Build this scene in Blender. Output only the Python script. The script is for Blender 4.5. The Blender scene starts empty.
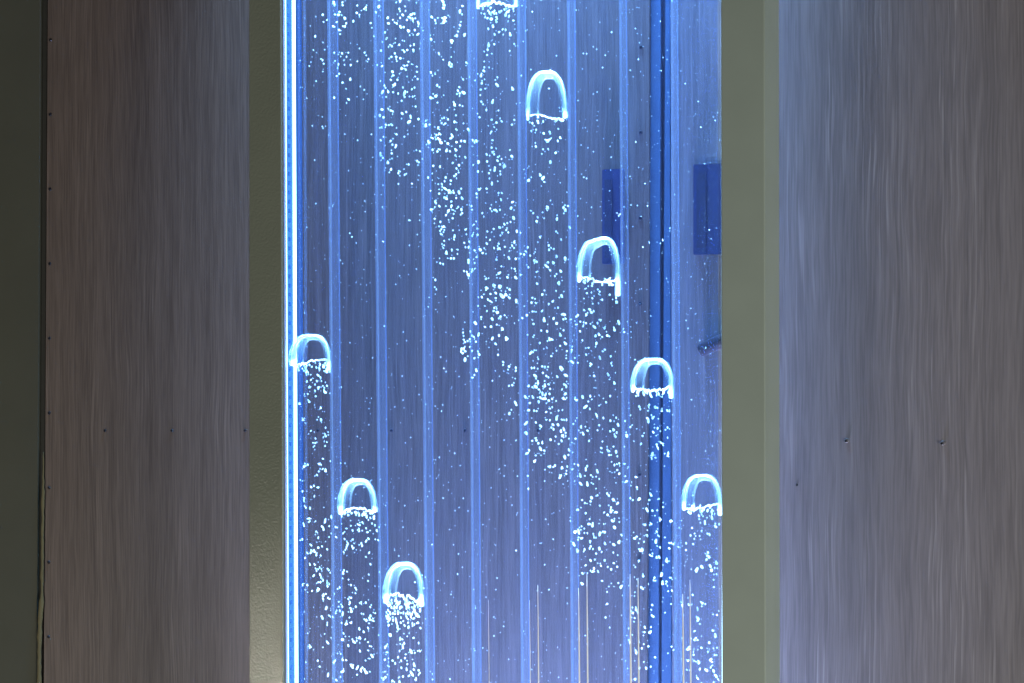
import bpy, bmesh, math, random
from mathutils import Vector, Matrix, Quaternion
random.seed(7)
sc = bpy.context.scene
COL = sc.collection
D, TH, F = 1.55, math.radians(20), 1536.0
CAM = Vector((D*math.sin(TH), -D*math.cos(TH), 0.0))
FW = (-CAM).normalized()
RT = FW.cross(Vector((0, 0, 1))).normalized()
UP = Vector((0, 0, 1))

def at(px, py, y):
    """point on the vertical plane at depth y that the photograph shows at px, py"""
    d = FW*F + RT*(px-512.0) - UP*(py-341.5)
    t = (y-CAM.y)/d.y
    return CAM + d*t

def px_of(p):
    v = p-CAM
    return 512+F*v.dot(RT)/v.dot(FW)

# ------------------------------------------------------------------ objects
def link(name, me, mats, parent=None, kind=None):
    o = bpy.data.objects.new(name, me)
    COL.objects.link(o)
    for m in (mats if isinstance(mats, (list, tuple)) else [mats]):
        me.materials.append(m)
    if parent: o.parent = parent
    if kind: o['kind'] = kind
    return o

def obj(name, bm, mats, parent=None, kind=None, smooth=False):
    me = bpy.data.meshes.new(name)
    bmesh.ops.recalc_face_normals(bm, faces=bm.faces)
    bm.to_mesh(me); bm.free()
    if smooth:
        for p in me.polygons: p.use_smooth = True
    return link(name, me, mats, parent, kind)

def empty(name, loc=(0, 0, 0)):
    o = bpy.data.objects.new(name, None); o.location = loc
    o.empty_display_size = 0.02
    COL.objects.link(o); return o

def tag(o, label, cat, group=None):
    o['label'] = label; o['category'] = cat
    if group: o['group'] = group
    return o

def rebase(root):
    """children were built in world space: keep them there under a moved root"""
    for c in root.children:
        c.matrix_parent_inverse = Matrix.Translation(-root.location)

ZL = 0.62
def edge_line(pt, pb, y):
    a, b = at(pt, 0, y), at(pb, 683, y)
    k = (b.x-a.x)/(b.z-a.z)
    return lambda z: a.x+(z-a.z)*k

def vbar(l, r, y0, y1, z0=-ZL, z1=ZL, bev=0.0, ref=None, bm=None):
    """upright bar: l, r = (px at picture top, px at bottom) of its two front edges; depth y0..y1"""
    ry = y0 if ref is None else ref
    fl, fr = edge_line(l[0], l[1], ry), edge_line(r[0], r[1], ry)
    own = bm is None
    if own: bm = bmesh.new()
    vs = []
    for z in (z0, z1):
        for x, y in ((fl(z), y0), (fr(z), y0), (fr(z), y1), (fl(z), y1)):
            vs.append(bm.verts.new((x, y, z)))
    for q in ((0, 1, 2, 3), (4, 5, 6, 7), (0, 1, 5, 4), (1, 2, 6, 5), (2, 3, 7, 6), (3, 0, 4, 7)):
        bm.faces.new([vs[i] for i in q])
    if bev:
        bmesh.ops.bevel(bm, geom=[e for e in bm.edges if abs(e.verts[0].co.z-e.verts[1].co.z) > .1],
                        offset=bev, segments=3, affect='EDGES', profile=.5)
    return bm

def box(bm, x0, x1, y0, y1, z0, z1):
    vs = [bm.verts.new(p) for p in ((x0, y0, z0), (x1, y0, z0), (x1, y1, z0), (x0, y1, z0), (x0, y0, z1), (x1, y0, z1), (x1, y1, z1), (x0, y1, z1))]
    fs = []
    for q in ((0, 1, 2, 3), (4, 5, 6, 7), (0, 1, 5, 4), (1, 2, 6, 5), (2, 3, 7, 6), (3, 0, 4, 7)):
        fs.append(bm.faces.new([vs[i] for i in q]))
    return vs

def tube(pts, rad, n=8, bm=None, caps=True, squash=1.0):
    own = bm is None
    if own: bm = bmesh.new()
    rings = []
    for i, p in enumerate(pts):
        p = Vector(p)
        a = Vector(pts[max(0, i-1)]); b = Vector(pts[min(len(pts)-1, i+1)])
        t = (b-a).normalized()
        u = t.cross(Vector((0, 1, 0)))
        if u.length < 1e-4: u = t.cross(Vector((1, 0, 0)))
        u.normalize(); w = t.cross(u)
        r = rad[i] if isinstance(rad, (list, tuple)) else rad
        rings.append([bm.verts.new(p+u*math.cos(2*math.pi*k/n)*r+w*math.sin(2*math.pi*k/n)*r*squash) for k in range(n)])
    for A, B in zip(rings, rings[1:]):
        for k in range(n):
            bm.faces.new((A[k], A[(k+1) % n], B[(k+1) % n], B[k]))
    if caps:
        bm.faces.new(rings[0]); bm.faces.new(rings[-1][::-1])
    return bm

# ------------------------------------------------------------------ materials
def mat(name):
    m = bpy.data.materials.new(name); m.use_nodes = True
    nt = m.node_tree; nt.nodes.clear()
    return m, nt, nt.nodes.new('ShaderNodeOutputMaterial')
def N(nt, t, **kw):
    n = nt.nodes.new('ShaderNode'+t)
    for k, v in kw.items():
        if k in n.inputs.keys(): n.inputs[k].default_value = v
        else: setattr(n, k, v)
    return n
def L(nt, a, b): nt.links.new(a, b)

def wood_mat(name, dark, mid, pale, off, pale_amt=1.0):
    m, nt, out = mat(name)
    tc = N(nt, 'TexCoord')
    # slow sideways wander of the grain
    mpw = N(nt, 'Mapping'); mpw.inputs['Scale'].default_value = (13, 1, 6); mpw.inputs['Location'].default_value = (off, 0, off*2)
    L(nt, tc.outputs['Object'], mpw.inputs['Vector'])
    nw = N(nt, 'TexNoise', Scale=1.0, Detail=2.0); L(nt, mpw.outputs[0], nw.inputs['Vector'])
    sub = N(nt, 'VectorMath', operation='MULTIPLY_ADD')
    L(nt, nw.outputs['Color'], sub.inputs[0]); sub.inputs[1].default_value = (.011, 0, 0)
    L(nt, tc.outputs['Object'], sub.inputs[2])
    def streak(sx, sz, det, lo, hi, loc):
        mp = N(nt, 'Mapping'); mp.inputs['Scale'].default_value = (sx, 1, sz); mp.inputs['Location'].default_value = (loc+off, 0, loc)
        L(nt, sub.outputs[0], mp.inputs['Vector'])
        n = N(nt, 'TexNoise', Scale=1.0, Detail=det, Roughness=.6); L(nt, mp.outputs[0], n.inputs['Vector'])
        r = N(nt, 'MapRange'); r.inputs['From Min'].default_value = lo; r.inputs['From Max'].default_value = hi
        L(nt, n.outputs['Fac'], r.inputs['Value']); return r.outputs[0]
    fine = streak(430, 13, 3, .36, .64, 3)
    wide = streak(60, 1.1, 3, .35, .65, 11)
    line = streak(360, 7, 2, .55, .66, 21)
    mask = streak(22, 4.0, 2, .40, .65, 31)
    pores = streak(800, 30, 2, .3, .7, 41)
    mx = N(nt, 'MixRGB'); mx.inputs[1].default_value = dark; mx.inputs[2].default_value = mid
    a = N(nt, 'Math', operation='MULTIPLY'); a.inputs[1].default_value = .5; L(nt, fine, a.inputs[0])
    b = N(nt, 'Math', operation='MULTIPLY_ADD'); b.inputs[1].default_value = .35; L(nt, wide, b.inputs[0]); L(nt, a.outputs[0], b.inputs[2])
    c = N(nt, 'Math', operation='MULTIPLY_ADD'); c.inputs[1].default_value = .2; L(nt, pores, c.inputs[0]); L(nt, b.outputs[0], c.inputs[2])
    L(nt, c.outputs[0], mx.inputs[0])
    lm = N(nt, 'Math', operation='MULTIPLY'); L(nt, line, lm.inputs[0]); L(nt, mask, lm.inputs[1])
    lm2 = N(nt, 'Math', operation='MULTIPLY'); L(nt, lm.outputs[0], lm2.inputs[0]); lm2.inputs[1].default_value = .75*pale_amt
    mx2 = N(nt, 'MixRGB'); L(nt, lm2.outputs[0], mx2.inputs[0]); L(nt, mx.outputs[0], mx2.inputs[1]); mx2.inputs[2].default_value = pale
    bs = N(nt, 'BsdfPrincipled', Roughness=.55)
    L(nt, mx2.outputs[0], bs.inputs['Base Color'])
    bp = N(nt, 'Bump', Strength=.25, Distance=.0006); L(nt, c.outputs[0], bp.inputs['Height']); L(nt, bp.outputs[0], bs.inputs['Normal'])
    L(nt, bs.outputs[0], out.inputs[0])
    return m

def powder_mat(name, col, rough=.42, bump=.5, scale=900, spec=.5):
    m, nt, out = mat(name)
    tc = N(nt, 'TexCoord')
    n = N(nt, 'TexNoise', Scale=scale, Detail=2.0); L(nt, tc.outputs['Object'], n.inputs['Vector'])
    n2 = N(nt, 'TexNoise', Scale=14.0, Detail=3.0); L(nt, tc.outputs['Object'], n2.inputs['Vector'])
    mx = N(nt, 'MixRGB'); mx.inputs[1].default_value = tuple(c*.9 for c in col[:3])+(1,); mx.inputs[2].default_value = tuple(c*1.1 for c in col[:3])+(1,)
    L(nt, n2.outputs['Fac'], mx.inputs[0])
    bs = N(nt, 'BsdfPrincipled', Roughness=rough); bs.inputs['Specular IOR Level'].default_value = spec
    L(nt, mx.outputs[0], bs.inputs['Base Color'])
    bp = N(nt, 'Bump', Strength=bump, Distance=.0005 if bump > .8 else .001); L(nt, n.outputs['Fac'], bp.inputs['Height']); L(nt, bp.outputs[0], bs.inputs['Normal'])
    L(nt, bs.outputs[0], out.inputs[0]); return m

def plain(name, col, rough=.5, metal=0.0):
    m, nt, out = mat(name)
    tc = N(nt, 'TexCoord'); n = N(nt, 'TexNoise', Scale=60.0, Detail=3.0); L(nt, tc.outputs['Object'], n.inputs['Vector'])
    mx = N(nt, 'MixRGB'); mx.inputs[1].default_value = tuple(c*.8 for c in col[:3])+(1,); mx.inputs[2].default_value = tuple(min(1, c*1.15) for c in col[:3])+(1,)
    L(nt, n.outputs['Fac'], mx.inputs[0])
    bs = N(nt, 'BsdfPrincipled', Roughness=rough, Metallic=metal); L(nt, mx.outputs[0], bs.inputs['Base Color'])
    L(nt, bs.outputs[0], out.inputs[0]); return m

def emit(name, col, s):
    m, nt, out = mat(name)
    e = N(nt, 'Emission', Strength=s); e.inputs['Color'].default_value = col
    L(nt, e.outputs[0], out.inputs[0]); return m

def acrylic(name, tint, milk, milk_col=(.8, .9, 1, 1), gloss=0.0, streaks=0.0):
    """clear acrylic: tinted see-through with a little milky scatter that catches the lamps, and a surface sheen"""
    m, nt, out = mat(name)
    tr = N(nt, 'BsdfTransparent'); tr.inputs['Color'].default_value = tint
    df = N(nt, 'BsdfDiffuse'); df.inputs['Color'].default_value = milk_col
    tl = N(nt, 'BsdfTranslucent'); tl.inputs['Color'].default_value = milk_col
    h = N(nt, 'MixShader', Fac=.5); L(nt, df.outputs[0], h.inputs[1]); L(nt, tl.outputs[0], h.inputs[2])
    mx = N(nt, 'MixShader', Fac=milk); L(nt, tr.outputs[0], mx.inputs[1]); L(nt, h.outputs[0], mx.inputs[2])
    if streaks:
        tc = N(nt, 'TexCoord'); mp = N(nt, 'Mapping'); mp.inputs['Scale'].default_value = (160, 160, 3)
        L(nt, tc.outputs['Object'], mp.inputs['Vector'])
        n = N(nt, 'TexNoise', Scale=1.0, Detail=3.0); L(nt, mp.outputs[0], n.inputs['Vector'])
        r = N(nt, 'MapRange'); r.inputs['From Min'].default_value = .35; r.inputs['From Max'].default_value = .7
        r.inputs['To Min'].default_value = milk*(1-streaks); r.inputs['To Max'].default_value = milk*(1+streaks)
        L(nt, n.outputs['Fac'], r.inputs['Value']); L(nt, r.outputs[0], mx.inputs[0])
    last = mx
    if gloss:
        gl = N(nt, 'BsdfGlossy', Roughness=.04)
        fr = N(nt, 'Fresnel', IOR=1.25)
        g = N(nt, 'Math', operation='MULTIPLY'); g.inputs[1].default_value = gloss; L(nt, fr.outputs[0], g.inputs[0])
        m2 = N(nt, 'MixShader'); L(nt, g.outputs[0], m2.inputs[0]); L(nt, mx.outputs[0], m2.inputs[1]); L(nt, gl.outputs[0], m2.inputs[2])
        last = m2
    L(nt, last.outputs[0], out.inputs[0]); return m

def foam(name, alpha=1.0, rough=.3, col=(.62, .89, 1, 1)):
    """air bubble skin: scatters lamp light to all sides"""
    m, nt, out = mat(name)
    df = N(nt, 'BsdfDiffuse'); df.inputs['Color'].default_value = col
    tl = N(nt, 'BsdfTranslucent'); tl.inputs['Color'].default_value = col
    h = N(nt, 'MixShader', Fac=.5); L(nt, df.outputs[0], h.inputs[1]); L(nt, tl.outputs[0], h.inputs[2])
    last = h
    gl = N(nt, 'BsdfGlossy', Roughness=rough); g = N(nt, 'MixShader', Fac=.12); L(nt, h.outputs[0], g.inputs[1]); L(nt, gl.outputs[0], g.inputs[2]); last = g
    if alpha < 1:
        tr = N(nt, 'BsdfTransparent'); a = N(nt, 'MixShader', Fac=alpha); L(nt, tr.outputs[0], a.inputs[1]); L(nt, last.outputs[0], a.inputs[2]); last = a
    L(nt, last.outputs[0], out.inputs[0]); return m

M_WOOD_L = wood_mat('wood_brown', (.072, .054, .043, 1), (.152, .119, .096, 1), (.225, .18, .148, 1), 0.0, .6)
M_WOOD_R = wood_mat('wood_grey', (.098, .090, .092, 1), (.180, .166, .166, 1), (.38, .365, .36, 1), 5.0, .5)
M_POST_L = powder_mat('powder_coat_olive', (.155, .172, .128, 1), .26, .95, 430, .6)
M_POST_R = powder_mat('powder_coat_sage', (.26, .31, .26, 1), .5, .12, 900, .4)
M_COLUMN = powder_mat('powder_coat_grey', (.072, .075, .055, 1), .8, .1, 700, .2)
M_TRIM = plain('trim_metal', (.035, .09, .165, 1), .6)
M_DARK = plain('dark_void', (.02, .035, .07, 1), .8)
M_SCREW = plain('screw_head', (.03, .03, .035, 1), .35, .6)
M_SCREW_B = plain('screw_bright', (.35, .33, .32, 1), .3, .8)
M_SEAL = plain('sealant', (.12, .105, .045, 1), .7)
M_SEAM = plain('seam_dark', (.035, .036, .028, 1), .8)
M_PLATE = plain('plate_navy', (.006, .012, .045, 1), .6)
M_PLATE2 = plain('plate_blue', (.008, .018, .075, 1), .6)
M_GRIP = plain('grip_dark', (.012, .009, .014, 1), .95)
M_LED = emit('led_main', (.36, .70, 1, 1), 11)
M_LED2 = emit('led_edge', (.35, .75, 1, 1), 6)
M_LEDB = emit('led_bed', (.10, .42, 1, 1), .9)
M_BACKSPILL = emit('back_spill', (.14, .34, 1, 1), 3)
M_SHEET = acrylic('clear_front_sheet', (.91, .935, 1, 1), .008, gloss=.6, streaks=.3)
M_BACK = acrylic('clear_back_sheet', (.82, .89, 1, 1), .03, (.30, .45, 1, 1), streaks=.4)
M_DIV = acrylic('divider_wall', (.92, .96, 1, 1), .055, (.55, .72, 1, 1))
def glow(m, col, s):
    # edge-lit acrylic: added emission stands for the lamp light guided through it
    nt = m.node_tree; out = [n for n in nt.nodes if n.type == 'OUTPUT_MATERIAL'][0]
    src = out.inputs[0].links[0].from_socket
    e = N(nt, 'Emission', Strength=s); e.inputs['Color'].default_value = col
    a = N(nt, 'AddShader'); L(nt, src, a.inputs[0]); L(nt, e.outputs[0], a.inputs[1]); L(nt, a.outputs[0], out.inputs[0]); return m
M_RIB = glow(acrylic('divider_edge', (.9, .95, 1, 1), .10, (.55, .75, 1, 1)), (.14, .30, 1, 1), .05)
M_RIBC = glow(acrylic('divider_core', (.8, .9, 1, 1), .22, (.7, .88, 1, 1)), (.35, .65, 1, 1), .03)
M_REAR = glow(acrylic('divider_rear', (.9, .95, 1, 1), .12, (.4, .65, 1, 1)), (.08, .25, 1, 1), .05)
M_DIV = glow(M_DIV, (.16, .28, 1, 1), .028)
M_FOAM = foam('bubble_skin', .82); M_FROTH = foam('froth', .9); M_FAINT = foam('faint_bubble', .8)
M_RING = foam('dome_ring', .84, col=(.85, .97, 1, 1)); M_HALO = foam('dome_halo', .22, col=(.45, .8, 1, 1)); M_RING2 = foam('dome_ring_back', .13)
M_LIP = plain('lit_lip', (.45, .52, .75, 1), .4)  # lavender of the strip's light on the post put into the colour
M_FILM = acrylic('dome_film', (.97, .99, 1, 1), .03, (.35, .65, 1, 1), streaks=.6)
M_GLINT = plain('warm_glint', (1, .92, .76, 1), .5)

# dome skin: clear in the middle, scatters towards its edges
def dome_skin():
    m, nt, out = mat('dome_skin')
    tr = N(nt, 'BsdfTransparent'); tr.inputs['Color'].default_value = (.86, .93, 1, 1)
    df = N(nt, 'BsdfDiffuse'); df.inputs['Color'].default_value = (.55, .8, 1, 1)
    tl = N(nt, 'BsdfTranslucent'); tl.inputs['Color'].default_value = (.55, .8, 1, 1)
    h = N(nt, 'MixShader', Fac=.5); L(nt, df.outputs[0], h.inputs[1]); L(nt, tl.outputs[0], h.inputs[2])
    mx = N(nt, 'MixShader', Fac=.08); L(nt, tr.outputs[0], mx.inputs[1]); L(nt, h.outputs[0], mx.inputs[2])
    L(nt, mx.outputs[0], out.inputs[0]); return m
M_SKIN = dome_skin()

# ------------------------------------------------------------------ wall behind
YW = 0.13
def sheet(name, l, r, y, m, th=.012, z=ZL*1.3):
    return obj(name, vbar(l, r, y, y+th, -z, z, bev=.0008), m)
def screw(px, py, y, m, parent, r=.0021, slot=True):
    p = at(px, py, y); bm = bmesh.new()
    bmesh.ops.create_cone(bm, segments=12, radius1=r, radius2=r*.7, depth=.0012, cap_ends=True,
                          matrix=Matrix.Translation(p-Vector((0, .0006, 0))) @ Matrix.Rotation(math.pi/2, 4, 'X'))
    return obj('screw', bm, m, parent)

wl = empty('wood_panel', at(150, 683, YW)); tag(wl, 'brown grey wood grain wall panel with rows of dark screws, left of the blue panel', 'wall panel')
sheet('panel_board', (47.5, 43.5), (650, 647.5), YW, M_WOOD_L).parent = wl
for i in range(-1, 11):
    py = 40+i*74.6
    screw(50.5-i*.25, py, YW, M_SCREW, wl)
    screw(641-i*.3, 47+i*85.5, YW, M_SCREW, wl)
for px in (105, 172, 245, 318, 391.5, 465, 538, 611):
    screw(px, 430.5, YW, M_SCREW, wl)
rebase(wl)
wr = empty('wood_panel', at(900, 683, YW)); tag(wr, 'pale streaked grey wood grain wall panel right of the sage post', 'wall panel')
sheet('panel_board', (670.5, 672), (1300, 1300), YW-.002, M_WOOD_R).parent = wr
for px, py in ((847, 440.5), (943, 443)):
    screw(px, py, YW-.002, M_SCREW_B, wr, .0026); screw(px-1.4, py+.6, YW-.0034, M_SCREW, wr, .0012)
screw(797, 485, YW-.002, M_SCREW, wr, .0012)
rebase(wr)
# metal trim between the two wood panels
tr = empty('corner_trim', at(660, 683, YW)); tag(tr, 'upright blue lit metal trim strip with dark slot between the two wood panels', 'trim')
obj('trim_flange', vbar((650.3, 648), (661, 658.6), YW+.003, YW+.010, bev=.0006), M_TRIM, tr)
obj('trim_flange', vbar((665.3, 661.4), (670.2, 671.7), YW+.003, YW+.010, bev=.0006), M_TRIM, tr)
obj('slot', vbar((658, 656), (668, 666), YW+.0115, YW+.014), M_DARK, tr)
rebase(tr)
# column at far left
cl = empty('metal_column', at(15, 683, YW)); tag(cl, 'dull olive grey metal column at the far left edge beside a dark seam', 'column')
obj('column_face', vbar((-260, -260), (40, 36.5), YW-.0005, YW+.02, bev=.0003), M_COLUMN, cl)
obj('seam', vbar((40.4, 36.9), (47.2, 43.2), YW+.004, YW+.02), M_SEAM, cl)
rebase(cl)
bm = bmesh.new()
pts, rr = [], []
for i in range(60):
    py = 452+i*5
    w = .0015+.0012*random.random()+(.0012 if py > 600 else 0)
    pts.append(at(43.6-(py-452)*.012-(1.8 if py > 600 else 0)*(min(1, (py-600)/20) if py > 600 else 0)+random.uniform(-.35, .35), py, YW-.002)); rr.append(w*min(1, .35+i*.08))
tube(pts, rr, 8, bm, squash=.5)
tag(obj('sealant_bead', bm, M_SEAL, smooth=True), 'ragged yellowish strip of sealant down the lower half of the left seam', 'sealant')

# blue plates and grip on the wall behind the water
def plate(x0, x1, y0, y1, label, inner):
    y = YW-.002
    a, b = at(x0, y0, y), at(x1, y1, y)
    r = empty('wall_plate', (a.x, y, b.z)); tag(r, label, 'plate')
    bm = bmesh.new(); box(bm, a.x, b.x, y-.006, y-.0005, b.z, a.z)
    bmesh.ops.bevel(bm, geom=bm.edges[:], offset=.0008, segments=2, affect='EDGES')
    obj('plate_body', bm, M_PLATE2, r)
    c, d = at(inner[0], inner[2], y-.006), at(inner[1], inner[3], y-.006)
    bm = bmesh.new(); box(bm, c.x, d.x, y-.0075, y-.0062, d.z, c.z)
    obj('plate_inset', bm, M_PLATE, r); rebase(r)
plate(603.5, 625.5, 170, 264, 'narrow dark blue plate behind the water, above the second bubble on the right diagonal', (605, 612, 180, 258))
plate(694.5, 745, 165, 254, 'wide dark blue plate behind the water beside the sage post', (697, 706, 172, 248))
a, b = at(699, 351.5, YW-.010), at(745, 330, YW-.010)
bm = tube([a+(b-a)*t for t in (0, .02, .06, .5, 1)], [.003, .0060, .0074, .0074, .0074], 14)
tag(obj('wall_grip', bm, M_GRIP, smooth=True), 'dark slanted round ended bar on the wall behind the water', 'bar')

# ------------------------------------------------------------------ the bubble panel
YP = -0.004
P = empty('bubble_panel', at(500, 683, 0)-Vector((0, 0, ZL-.34)))
tag(P, 'tall clear water bubble panel of upright channels lit blue, framed by two metal posts', 'bubble panel')
pl = obj('frame_post', vbar((249, 249.3), (280.3, 283.2), YP, .040, bev=.0008), M_POST_L, P); pl['label'] = 'narrow dark olive textured metal post on the left'
# depth of the right post so that its side face shows
fr_ = edge_line(764.5, 765.5, YP)(0)
yb = 0.0
while px_of(Vector((fr_, yb, 0))) < 779.5: yb += .0005
prr = obj('frame_post', vbar((720.8, 722), (764.5, 765.5), YP, min(yb, YW-.02), bev=.0012), M_POST_R, P); prr['label'] = 'broad sage grey metal post on the right'
XL = edge_line(280.3, 283.2, YP)(0)
# LED strip on the inner face of the left post
def inner_y(px):
    y = 0.0
    while px_of(Vector((XL+.001, y, 0))) < px: y += .0002
    return y
def post_bar(px0, px1, out_, name, m, parent, z0=-ZL, z1=ZL):
    y0, y1 = inner_y(px0), inner_y(px1)
    f = edge_line(280.3, 283.2, YP)
    bm = bmesh.new(); vs = []
    for z in (z0, z1):
        for x, y in ((f(z)+.0006, y0), (f(z)+.0006+out_, y0), (f(z)+.0006+out_, y1), (f(z)+.0006, y1)): vs.append(bm.verts.new((x, y, z)))
    for q in ((0, 1, 2, 3), (4, 5, 6, 7), (0, 1, 5, 4), (1, 2, 6, 5), (2, 3, 7, 6), (3, 0, 4, 7)): bm.faces.new([vs[i] for i in q])
    return obj(name, bm, m, parent)
post_bar(283.6, 285.9, .0008, 'lit_lip', M_LIP, P)
strip = post_bar(288.0, 292.8, .0004, 'led_strip', M_LEDB, P)
post_bar(297.4, 303.0, .0003, 'glow_band', emit('glow_band_blue', (.10, .32, 1, 1), .5), strip)  # added glowing band, blue light on the post's inner face
post_bar(286.2, 287.2, .0006, 'light_bar', M_LED2, strip)
post_bar(294.4, 296.4, .0006, 'light_bar', M_LED, strip)
bm = bmesh.new()
ym = (inner_y(288.6)+inner_y(291))/2; f = edge_line(280.3, 283.2, YP)
for i in range(95):
    z = -.47+i*.0100
    box(bm, f(z)+.0011, f(z)+.0015, ym-.0022, ym+.0022, z-.0022, z+.0022)
obj('led_chips', bm, plain('led_chip_dark', (.02, .10, .30, 1), .4), strip, 'stuff')
# second strip hidden inside the right post's inner face
bm = bmesh.new(); f2 = edge_line(720.8, 722, YP)
box(bm, f2(0)-.0026, f2(0)-.0012, .011, .017, -ZL, ZL)
obj('led_strip', bm, emit('led_right', (.38, .72, 1, 1), 12), P)
for px, s in ((736, 1), (262, -1)):  # added unseen glowing bars behind the posts for blue spill on the walls
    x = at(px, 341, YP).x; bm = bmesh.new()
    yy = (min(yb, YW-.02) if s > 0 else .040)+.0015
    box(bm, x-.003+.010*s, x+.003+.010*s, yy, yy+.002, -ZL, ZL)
    obj('back_spill_bar', bm, M_BACKSPILL if s > 0 else emit('back_spill_left', (.12, .3, 1, 1), .4), P)

YF0, YF1, YB0, YB1 = 0.0, .0025, .0185, .0210
obj('front_sheet', vbar((284.3, 287.2), (720.4, 721.6), YF0, YF1), M_SHEET, P)
obj('back_sheet', vbar((297, 300), (717, 718), YB0, YB1), M_BACK, P)
DIV = [(328.0, 333.0), (374.2, 380.0), (420.7, 426.0), (468.2, 473.0), (517.8, 521.8), (567.8, 572.0), (619.8, 624.2), (671.3, 675.2)]
for i, (t, b) in enumerate(DIV):
    w = 5.7-.2*i
    d = obj('channel_divider', vbar((t+1.4, b+1.4), (t+w, b+w), YF1+.0003, .0125), M_DIV, P)
    obj('bright_edge', vbar((t-1.0, b-1.0), (t+1.1, b+1.1), YF1+.0003, .0050), M_RIB, d)
    obj('bright_core', vbar((t-.1+.5*(i < 3), b-.1+.5*(i < 3)), (t+.7+.5*(i < 3), b+.7+.5*(i < 3)), YF1-.0035, YF1-.0027), M_RIBC, d)
    obj('rear_edge', vbar((t+w+3.0-.25*i, b+w+3.0-.25*i), (t+w+3.9-.25*i, b+w+3.9-.25*i), .0125, .0135), M_REAR, d)
# extra faint acrylic lines beside the left strip
obj('channel_divider', vbar((297.6, 300.6), (298.8, 301.8), .004, .0060), M_DIV, P)
obj('channel_divider', vbar((303.0, 305.4), (303.8, 306.2), .004, .009), M_DIV, P)
# thin warm rods in front of the sheet, modelled to stand for lamp reflections
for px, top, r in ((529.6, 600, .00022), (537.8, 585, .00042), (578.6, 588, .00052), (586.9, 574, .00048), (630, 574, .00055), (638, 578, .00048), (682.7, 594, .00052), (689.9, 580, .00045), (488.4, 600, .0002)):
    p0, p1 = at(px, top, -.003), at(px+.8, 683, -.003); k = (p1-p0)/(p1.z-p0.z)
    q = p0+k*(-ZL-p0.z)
    obj('warm_glint', tube([p0+(q-p0)*t for t in (0, .03, .12, .3, 1)], [r*.3, r*.7, r*1.3, r*1.7, r*1.7], 8), M_GLINT, P, smooth=True)
rebase(P)
for c in P.children:
    pass

# ------------------------------------------------------------------ small bubbles (positions read off the photograph's tiles)
def T(ox, oy, s, txt):
    v = [float(q) for q in txt.split()]
    return [(ox+v[i]/s, oy+v[i+1]/s) for i in range(0, len(v)-1, 2)]
S1 = 6.827
B = []
B += T(280, 0, S1, "365 15 372 32 425 35 405 80 375 98 398 100 440 125 452 160 445 182 360 180 402 205 525 88 500 145 585 52 620 158 655 85 672 45 818 10 815 60 735 122 740 160 718 222 840 103 818 122 795 160 818 178 843 186 877 210 918 206 940 235 918 95 893 100 905 135 868 135 885 120 943 160 763 315 815 305 915 305 910 345 850 355 785 365 760 388 793 388 822 398 877 422 828 470 850 450 858 475 935 455 935 490 940 540 697 452 690 345 768 490 772 515 757 545 803 545 712 585 722 600 772 580 785 575 700 630 740 628 773 630 805 638 852 635 850 662 918 598 920 655 905 660 425 365 465 360 368 360 375 415 400 440 483 443 603 403 577 360 405 503 388 520 427 563 480 545 297 435 297 150 293 102 240 250 368 668 468 678")
B += T(430, 0, S1, "220 42 205 78 10 115 35 140 88 10 92 35 92 55 85 125 102 120 95 150 203 172 190 215 183 245 155 278 145 285 235 240 5 270 60 365 132 435 142 455 150 440 245 428 5 495 225 542 200 595 190 620 203 638 227 632 50 582 5 668 40 655 350 90 370 95 392 125 415 130 455 115 453 150 430 180 398 197 470 220 440 235 517 205 545 235 530 80 520 95 540 70 437 302 398 305 393 340 388 375 370 420 372 460 367 485 350 512 355 570 345 612 375 605 460 528 450 575 462 585 562 605 543 347 575 300")
B += T(360, 100, S1, "210 72 225 78 288 92 315 82 345 115 380 45 400 130 150 65 135 105 160 118 175 170 195 172 220 172 137 190 335 150 140 275 210 280 220 305 245 312 218 365 250 235 302 250 140 370 157 395 190 425 212 475 265 485 262 500 305 510 330 440 390 415 400 425 285 5 530 18 640 15 645 35 680 35 450 175 473 168 575 122 600 132 557 158 580 160 645 150 655 105 705 160 535 190 538 230 520 238 550 235 497 262 470 290 545 275 550 290 535 265 628 243 620 262 600 298 660 288 690 280 712 282 683 315 652 340 590 343 612 350 650 378 495 340 535 335 527 352 543 338 720 392 632 430 675 445 660 468 500 450 547 455 640 520 655 508 675 495 585 530 617 550 617 575 535 575 558 575 465 530 483 620 540 610 540 640 580 605 600 618 612 625 640 632 690 605 677 630 575 665 590 670 655 670 698 672 740 200 770 275 790 280 815 118 825 10 840 30 862 68 903 10 945 72 900 135 930 155 965 145 898 215 903 275 897 325 903 355 915 370 865 372 940 390 937 415 955 440 985 452 868 420 880 500 890 478 920 475 960 507 805 488 808 422 900 570 940 555 865 605 945 635 968 635 795 640 813 610 962 675")
B += T(500, 110, 6.833, "82 100 97 68 235 108 215 145 247 135 298 160 340 155 397 128 318 210 333 205 395 212 410 190 245 250 328 268 285 300 380 293 345 358 272 443 293 470 302 492 80 318 195 480 75 670 433 665 320 660")
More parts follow.
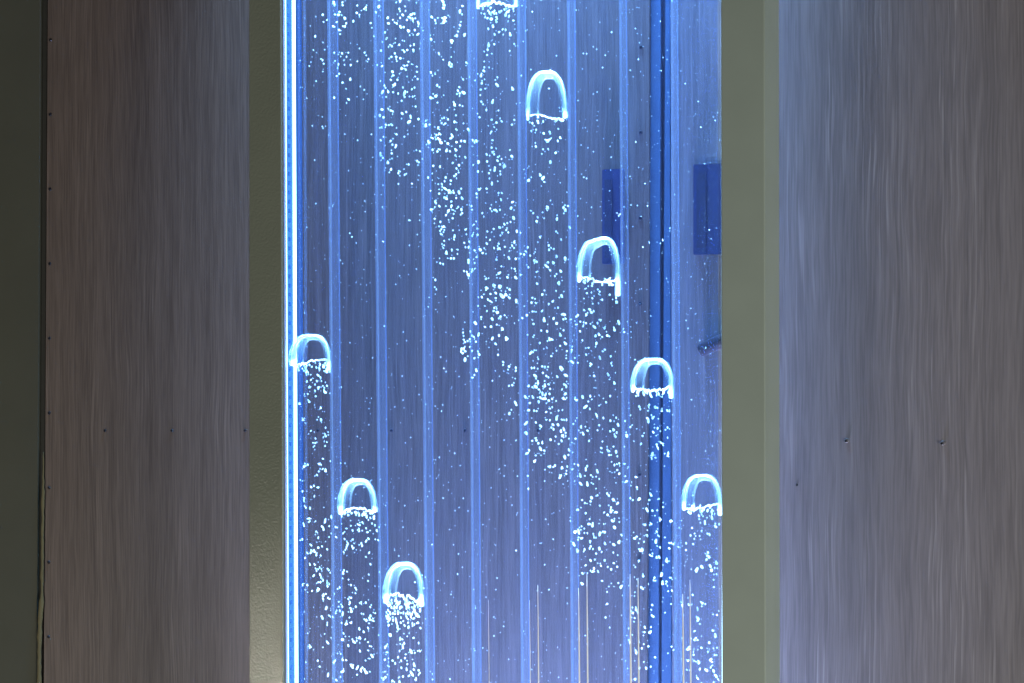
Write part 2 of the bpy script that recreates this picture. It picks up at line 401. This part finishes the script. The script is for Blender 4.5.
B += T(430, 200, S1, "40 18 65 42 12 65 145 10 147 38 128 72 110 103 160 95 155 125 215 65 217 90 30 128 72 150 62 180 90 182 75 200 98 205 75 232 92 220 155 208 168 250 95 278 97 310 92 328 112 362 150 338 142 398 163 398 70 432 90 438 35 545 33 595 240 203 232 292 243 322 262 322 233 485 250 490 262 510 285 490 268 285 283 42 300 168 320 195 325 238 287 245 303 343 318 390 345 340 358 362 303 430 265 420 357 90 410 58 443 68 457 78 478 68 485 2 553 60 560 15 572 122 550 150 528 158 508 165 475 187 433 197 392 215 410 272 388 298 480 242 520 205 533 222 470 298 468 335 437 328 510 320 575 290 573 328 535 390 540 400 585 402 453 407 487 453 475 500 465 500 530 527 583 530 577 470 382 538 435 580 470 595 478 600 540 612 490 655 515 650 545 670 395 603 385 600 448 632 395 680 592 215 617 225 620 368 642 372 668 323 683 380 712 412 725 422 672 460 727 492 705 90 735 118 727 145 805 55 770 85 910 55 925 72 868 130 862 215 750 255 895 270 810 310 812 340 843 335 865 385 807 425 793 450 843 430 820 480 922 400 893 485 852 520 880 568 733 572 765 645 700 668 898 655 955 187 615 512")
B += T(490, 280, S1, "20 35 60 45 75 45 38 88 85 105 110 100 135 122 133 65 180 145 30 190 45 195 45 305 8 318 85 330 60 378 15 400 110 402 120 400 35 435 55 510 130 590 175 600 320 25 470 20 357 97 490 107 283 155 313 157 428 147 402 165 290 215 315 218 355 212 465 190 435 262 505 235 515 265 500 268 297 300 373 275 453 297 388 350 502 343 480 373 405 403 420 405 512 432 525 485 480 450 388 463 302 480 275 500 290 492 300 378 350 345 285 600 300 600 355 590 375 595 360 635 310 655 385 655 400 665 480 605 490 600 515 650 460 660 650 60 660 90 695 40 735 65 748 80 765 135 818 100 720 10 800 10 868 60 862 125 865 150 697 125 680 200 690 220 710 215 655 240 640 205 600 240 590 250 615 285 640 290 635 315 655 295 550 270 613 350 715 322 735 295 755 275 785 325 720 380 745 370 800 380 815 385 848 335 880 292 918 355 630 412 655 465 725 432 785 475 655 510 685 570 690 575 750 530 825 520 828 570 835 585 710 655 805 645 560 455 560 560 600 565 555 485 330 540 420 520 250 240 70 250 100 240 40 140 90 560 220 260 340 430")
B += T(490, 380, S1, "130 40 152 35 175 160 133 232 265 40 328 15 290 50 310 45 335 65 345 80 360 95 380 100 405 95 375 35 400 30 412 60 490 65 505 30 518 40 240 115 287 110 295 120 345 120 372 128 332 148 425 130 450 143 400 140 515 95 500 125 272 158 265 207 300 210 318 212 415 225 425 185 455 262 490 270 520 272 468 210 312 290 348 315 430 305 465 305 420 325 432 338 243 362 243 297 505 335 488 350 515 360 495 380 515 382 287 415 315 412 330 432 358 430 412 407 490 415 470 437 345 468 370 482 265 480 255 500 312 515 512 525 535 512 538 480 412 592 445 585 495 600 527 590 520 640 480 660 258 655 305 555 585 135 632 115 652 185 672 147 685 110 820 110 793 152 745 175 730 243 775 260 822 278 860 258 745 308 570 300 623 322 638 372 675 415 665 345 582 400 820 350 845 340 865 355 850 370 855 385 875 305 960 320 932 380 760 465 800 475 810 485 845 455 862 492 815 512 565 495 600 580 560 610 665 588 655 610 735 625 690 650 700 662 725 660 615 650 868 575 850 580 882 570 870 615 880 640 915 573 997 662 850 20")
B += T(572, 440, S1, "435 253 372 282 443 323 470 27 622 25 580 45 655 97 550 100 545 130 413 410 460 403 60 298 103 298 145 300 175 378 135 395 125 418 68 410 90 430 238 365 250 380 280 408 313 430 265 460 265 485 218 495 243 510 300 492 92 500 38 478 272 550 322 560 290 595 115 575 140 578 65 590 85 605 25 625 45 625 85 635 45 665 70 670 145 640 150 665 190 640 218 628 538 372 530 410 593 402 622 458 512 478 550 482 583 480 603 540 675 555 493 578 540 573 578 625 510 652 590 655 440 660 425 672 635 665 810 490 865 518 955 530 875 565 908 565 818 600 980 590 1005 575 883 620 810 655 870 655 925 640 940 645 835 675")
B += T(620, 380, 6.833, "130 180 138 200 200 170 190 210 240 185 255 190 285 205 320 208 340 212 185 260 195 280 225 260 72 322 155 383 275 350 255 330 227 355 310 340 325 325 45 380 145 437 295 435 330 505 250 440 258 465 225 500 215 530")
B += T(572, 540, 4.776, "10 20 25 50 60 45 85 40 90 30 88 5 130 40 158 18 200 22 225 12 155 97 88 97 108 93 105 135 100 150 115 65 200 110 215 128 170 128 187 140 50 160 48 208 145 195 222 205 235 225 345 8 335 45 325 48 320 98 302 130 340 168 337 230 300 250 298 268 305 328 292 348 315 345 298 372 347 415 345 440 306 532 333 517 275 488 302 665 400 5 385 65 415 80 405 85 372 72 420 35 465 15 465 40 485 20 452 95 428 165 432 205 395 178 470 180 458 245 443 347 383 310 380 360 390 365 373 440 365 508 398 560 375 605 355 612 545 15 543 48 578 20 650 60 645 75 655 80 690 108 620 128 597 142 660 125 665 145 677 190 677 225 577 262 620 300 600 330 557 308 527 312 603 375 600 385 585 435 590 468 585 478 560 512 555 520 618 515 580 548 605 582 610 615 640 620 600 662 685 455 672 432 655 490 692 515 662 570 690 550 675 625 690 650 695 665 683 645 692 358 555 575 565 620 485 525 160 370 168 305")
B += T(280, 360, 8.533, "240 120 265 125 265 170 230 182 340 80 385 95 400 100 345 150 355 180 315 180 333 230 325 240 400 220 375 265 385 275 300 210 297 265 248 235 210 310 235 290 245 350 170 370 190 500 195 515 350 408 318 510 350 510 262 605 390 578 385 640 410 640 305 310 302 670")
B += T(280, 440, 8.533, "300 25 285 60 292 50 215 220 235 210 203 230 365 160 335 205 345 208 385 50 365 248 390 258 330 268 315 300 193 350 192 435 205 510 290 390 267 400 325 405 292 480 215 570 255 580 250 668 240 672 440 655 430 180")
B += T(280, 520, 8.533, "250 10 205 40 385 10 355 55 370 70 475 60 308 98 325 152 420 145 480 147 160 148 190 165 263 212 275 265 260 280 290 255 325 235 230 280 308 300 350 305 213 323 255 375 293 378 358 225 400 250 340 405 325 420 355 420 310 435 285 475 340 465 350 490 365 510 345 525 325 530 405 415 415 430 403 530 403 560 195 553 233 550 320 600 325 585 273 605 390 630 370 640 410 665 370 675 565 73 617 88 605 50 540 113 550 163 620 165 580 200 572 215 565 235 555 255 545 275 615 225 625 240 760 280 770 378 750 520 785 30 810 45 845 60 670 40 700 20 700 90 735 70 745 105 770 90 675 85 755 160 740 175 730 185 815 165 695 200 700 220 545 430 572 440 540 455 510 575 605 555 645 580 650 595 590 660 605 665")
B += T(280, 600, 5.689, "260 50 265 40 278 88 300 97 240 100 270 140 335 10 342 62 355 78 355 38 395 15 400 45 405 60 432 38 460 12 488 15 512 40 475 80 490 115 515 90 510 105 533 118 395 100 350 130 372 138 380 135 405 130 450 165 475 180 500 160 360 190 355 225 388 258 420 238 435 232 455 215 500 240 510 262 520 265 455 290 525 318 405 372 415 380 440 385 470 385 480 395 490 410 460 400 358 405 350 408 318 455 355 340 375 342 308 350 270 240 213 345 272 425 170 262 605 262 597 270 608 298 597 340 685 220 705 245 700 265 680 290 745 290 768 300 795 290 760 215 790 245 640 345 655 360 670 325 710 330 690 345 725 365 690 385 720 395 765 370 760 395 750 420 735 430 790 400 795 415 775 445 600 440 590 450 640 460 680 465 700 435 715 310")
B += T(380, 330, 8.2, "742 12 685 50 678 22 768 55 735 75 720 90 740 95 697 100 785 95 808 35 670 160 690 150 695 170 680 190 665 180 697 243 750 390 790 328 755 170 810 200 775 230")
B += [(486, 290), (482, 297), (490, 301), (478, 306), (495, 298), (487, 311), (481, 317), (492, 319), (475, 323), (485, 327), (497, 312)]

ico = bmesh.new(); bmesh.ops.create_icosphere(ico, subdivisions=2, radius=1.0)
MEB = []
for k in range(7):      # wobbly, dented little bubbles rather than perfect beads
    b2 = ico.copy(); a1 = Vector([random.gauss(0, 1) for _ in range(3)]).normalized(); a2 = Vector([random.gauss(0, 1) for _ in range(3)]).normalized()
    for v in b2.verts:
        v.co *= 1+.28*math.sin(3*v.co.dot(a1)+k)+.18*math.sin(5*v.co.dot(a2)+2*k)
    m_ = bpy.data.meshes.new('air_bubble'); b2.to_mesh(m_); b2.free(); m_.materials.append(M_FOAM)
    for p in m_.polygons: p.use_smooth = True
    MEB.append(m_)
ico.free()
lo = bmesh.new(); bmesh.ops.create_icosphere(lo, subdivisions=1, radius=1.0)
lo_v = [v.co.copy() for v in lo.verts]; lo_f = [[v.index for v in f.verts] for f in lo.faces]; lo.free()

def channel(px, py):
    n = 0
    for t, b in DIV:
        if px > t+(b-t)*py/683: n += 1
    return n
ORD = ['first', 'second', 'third', 'fourth', 'fifth', 'sixth', 'seventh', 'eighth', 'ninth']
items = []
B2 = list(B)
for px, py in B:        # small companions that trail along with the listed bubbles
    if random.random() < .6: B2.append((px+random.gauss(0, 2.6), py+random.gauss(0, 3.4), .62))
for q_ in B2:
    px, py = q_[:2]; sm = q_[2] if len(q_) > 2 else 1.0
    if px < 299: continue
    big = random.random()
    w = random.uniform(.68, 1.10)*(1.15 if big > .85 else 1)
    h = w*random.choice((1.0, 1.15, 1.35, 1.6, 1.9))
    w *= sm; h *= sm
    if py > 430 and px < 450: w *= .85; h *= 1.05
    ang = random.gauss(-.25, .45) if random.random() < .75 else random.uniform(-1.5, 1.5)
    y = random.uniform(.006, .0135)
    p = at(px+random.uniform(-.25, .25), py, y)
    items.append((w*h, p, w*.001, h*.001, ang, px, py))
items.sort(key=lambda q: -q[0])
for a_, p, w, h, ang, px, py in items[:300]:
    o = bpy.data.objects.new('air_bubble', random.choice(MEB)); COL.objects.link(o)
    o.location = p; o.scale = (w, w*.9, h); o.rotation_euler = (0, ang, 0)
    c = ORD[channel(px, py)]
    tag(o, 'larger loose white bubble rising in the %s channel from the left' % c, 'bubble', 'loose bubbles in the %s channel' % c)

def pebble(V, Fc, p, w, h, ang, dep=.9):
    R = Matrix.Rotation(ang, 3, 'Y'); k = len(V)
    for v in lo_v: V.append(p+R @ (Vector((v.x*w, v.y*w*dep, v.z*h))*random.uniform(.86, 1.12)))
    for f in lo_f: Fc.append([i+k for i in f])
V, Fc = [], []
for a_, p, w, h, ang, px, py in items[300:]: pebble(V, Fc, p, w, h, ang)
me = bpy.data.meshes.new('fine_bubbles'); me.from_pydata(V, [], Fc)
o = link('fine_bubbles', me, M_FOAM, kind='stuff'); tag(o, 'countless finer white bubbles scattered through the trails of every channel', 'bubbles')
for p in me.polygons: p.use_smooth = True
V, Fc = [], []
n = 0
while n < 2600:
    px, py = random.uniform(300, 720), random.uniform(-30, 700)
    # specks gather under and around the trails
    d = min(abs(px-q[5])+abs(py-q[6])*.5 for q in items[::9])
    if random.random() > .35+.5*math.exp(-d/30): continue
    r = random.choice((.24, .27, .3, .34, .4, .52))*.001
    pebble(V, Fc, at(px, py, random.uniform(.004, .017)), r, r*random.uniform(1, 1.8), random.uniform(-1, 1)); n += 1
me = bpy.data.meshes.new('bubble_specks'); me.from_pydata(V, [], Fc)
o = link('bubble_specks', me, M_FAINT, kind='stuff'); tag(o, 'pinpoint pale specks drifting all over the blue water', 'specks')

# ------------------------------------------------------------------ big dome bubbles
def dome(cx, top, bot, w, skew, ringw, froth, label, notch=0.0, bm_skirt=0.0, seed=1, lw=1.0, fall=6.0):
    rnd = random.Random(seed)
    YFR, YBK = .0065, .0150
    r = empty('dome_bubble', at(cx, bot, YFR)); tag(r, label, 'bubble', 'big dome shaped bubbles')
    hw, H = w/2, bot-top
    def arch(n=29, ww=1.0, hh=1.0, dx=0.0, y=YFR, drop_l=0.0, drop_r=0.0):
        pts = []
        for i in range(n):
            t = i/(n-1); a = math.pi*(1-t)
            c, s = math.cos(a), math.sin(a)
            X = cx+dx+hw*ww*math.copysign(abs(c)**.66, c)*(1 - .07*(s**1.3)) + skew*s
            Y = bot-H*hh*(abs(s)**.70)+notch*math.exp(-((t-.42)/.09)**2)
            if i == 0: Y += drop_l
            if i == n-1: Y += drop_r
            pts.append((X, Y))
        return pts
    A = arch(drop_l=2, drop_r=bm_skirt)
    P3 = [at(x, y, YFR) for x, y in A]
    rad = []
    for i in range(len(A)):
        t = i/(len(A)-1)
        side = abs(2*t-1)
        g = ringw*(.66+.58*side*(1.15 if t < .5 else .85))*(.55 if i == 0 else 1)*(1+(lw-1)*max(0, 1-t*2.2))*(1+rnd.uniform(-.06, .06))
        rad.append(g*.0010)
    obj('front_ring', tube(P3, [q*.66 for q in rad], 10, squash=.8), M_RING, r, smooth=True)
    obj('ring_film', tube(P3, [q*1.35 for q in rad], 10, squash=.8), M_HALO, r, smooth=True)
    Bk = arch(ww=.60, hh=.86, dx=2.6, y=YBK)
    P4 = [at(x, y, YBK) for x, y in Bk]
    half = P4[:int(len(P4)*.62)]
    obj('rear_ring', tube(half, [.0010*(1.05-.8*i/len(half)) for i in range(len(half))], 8, squash=.6), M_RING2, r, smooth=True)
    # skin between the two rings
    Sk = arch(ww=.92, hh=.95)
    bm = bmesh.new()
    rows = []
    for s_ in (0, .25, .5, .75, 1):
        y = YFR+.0005+(YBK-YFR)*s_; k = 1-.34*s_**1.5
        rows.append([bm.verts.new(at(cx+(x-cx)*k+2.4*s_, bot-(bot-yy)*(1-.10*s_**2), y)) for x, yy in Sk])
    for a1, b1 in zip(rows, rows[1:]):
        for i in range(len(a1)-1): bm.faces.new((a1[i], a1[i+1], b1[i+1], b1[i]))
    obj('skin', bm, M_SKIN, r, smooth=True)
    bm = bmesh.new()
    fv = [bm.verts.new(at(x, min(y_, bot), YFR-.0006)) for x, y_ in Sk]
    bm.faces.new(fv)
    obj('front_film', bm, M_FILM, r)
    # ragged foot where the dome breaks up
    bm = bmesh.new(); pts, rr = [], []
    for i in range(22):
        t = i/21; x = cx-hw*.92+w*.92*t
        pts.append(at(x, bot-.5+2.4*math.sin(t*4.2+seed)+rnd.uniform(-.9, .9)-1.5*froth*rnd.random(), YFR+rnd.uniform(0, .004)))
        rr.append(.001*rnd.uniform(.5, .95)*min(1.35, .7+.6*froth))
    tube(pts, rr, 7, bm)
    obj('foot_rim', bm, M_RING, r, smooth=True)
    if froth > 0:
        V, Fc = [], []
        for i in range(int(30*froth)):
            x = cx-hw+w*rnd.random(); dy = fall*rnd.random()**1.5*rnd.uniform(.5, 1.1)+rnd.uniform(-2, 1.5)
            wv = rnd.uniform(.55, 1.05)*.001
            pebble(V, Fc, at(x, bot+dy, rnd.uniform(.006, .014)), wv, wv*rnd.uniform(1.2, 2.6), rnd.gauss(0, .35))
        me = bpy.data.meshes.new('froth'); me.from_pydata(V, [], Fc)
        for p in me.polygons: p.use_smooth = True
        link('froth', me, M_FROTH, r, 'stuff')
    rebase(r)
    return r
dome(497, -38, 6.5, 38, 1, 1.55, 1.0, 'big dome bubble cut off by the top edge of the picture', seed=3, fall=16)
dome(546.5, 72, 118, 37, 0, 1.75, .35, 'tall smooth dome bubble with clean foot, uppermost whole one in the picture', seed=4)
dome(598.5, 237.5, 280, 38.5, 1.5, 2.0, .6, 'dome bubble with dented top and long right leg, below the narrow blue plate', notch=3, bm_skirt=16, seed=5)
dome(652.0, 359.5, 390, 38, 1, 1.9, 1.0, 'wide dome bubble over the dark slot of the trim strip', bm_skirt=8, seed=6, fall=9)
dome(702.0, 475.5, 508, 36, 0, 1.7, .9, 'thin walled dome bubble touching the right metal post', bm_skirt=7, seed=7, fall=8)
dome(311.0, 335.5, 364, 35.5, 0, 1.9, 1.5, 'bright white dome bubble against the glowing left light strip', bm_skirt=6, seed=8, lw=1.9, fall=12)
dome(357.7, 480, 512, 33.5, 0, 2.2, 1.1, 'small dome bubble in the second channel from the left', seed=9, lw=1.3, fall=8)
dome(403.7, 563.5, 601, 35, 1, 2.2, 4.2, 'lowest dome bubble shedding a thick skirt of white froth', bm_skirt=5, seed=10, lw=1.3, fall=33)

# ------------------------------------------------------------------ lamps
def area(name, loc, tgt, sx, sy, e, col, spread=180):
    l = bpy.data.lights.new(name, 'AREA'); l.shape = 'RECTANGLE'; l.size = sx; l.size_y = sy; l.energy = e; l.color = col; l.spread = math.radians(spread)
    o = bpy.data.objects.new(name, l); COL.objects.link(o); o.location = loc
    o.rotation_euler = (Vector(tgt)-Vector(loc)).to_track_quat('-Z', 'Y').to_euler(); return o
area('room_lamp', (2.7, -1.25, -1.5), (.30, 0, -.30), .9, .8, 75, (1, .96, .90))
area('glint_lamp', (-1.125, -1.46, -.72), (-.262, 0, -.40), .08, .14, .045, (1, .93, .8), 15)  # added narrow lamp, aimed to lay a glint on the left post's foot
area('room_fill_lamp', (-1.3, -1.9, -1.7), (-.45, 0, -.2), 1.1, .8, 30, (1, .94, .87))  # added soft fill, unseen, to warm and lift the left wall
# added unseen lamps above and below: one pair brightens bubbles, one the wall
area('head_bubble_fill', (0, .010, .70), (0, .010, 0), .52, .014, 5, (.55, .86, 1), 13)
area('foot_bubble_fill', (0, .010, -.70), (0, .010, 0), .52, .014, 5.5, (.60, .86, 1), 13)
area('head_wall_fill', (-.05, .035, .98), (-.05, YW, .0), .42, .05, 12.5, (.27, .54, 1), 58)
area('foot_wall_fill', (0, .035, -.98), (0, YW, .0), .42, .05, 11, (.52, .59, 1), 58)

w = bpy.data.worlds.new('World'); sc.world = w; w.use_nodes = True
w.node_tree.nodes['Background'].inputs[0].default_value = (.75, .82, 1, 1)
w.node_tree.nodes['Background'].inputs[1].default_value = .06

cd = bpy.data.cameras.new('camera'); co = bpy.data.objects.new('camera', cd); COL.objects.link(co)
cd.sensor_width = 36; cd.lens = 36*F/1024; cd.clip_start = .05; cd.clip_end = 50
co.location = CAM; co.rotation_euler = FW.to_track_quat('-Z', 'Y').to_euler()
sc.camera = co
sc.view_settings.view_transform = 'Standard'; sc.view_settings.look = 'None'
sc.view_settings.exposure = 0; sc.view_settings.gamma = 1
sc.cycles.transparent_max_bounces = 48
sc.cycles.max_bounces = 8
sc.cycles.diffuse_bounces = 3
print('bubbles', len(items))
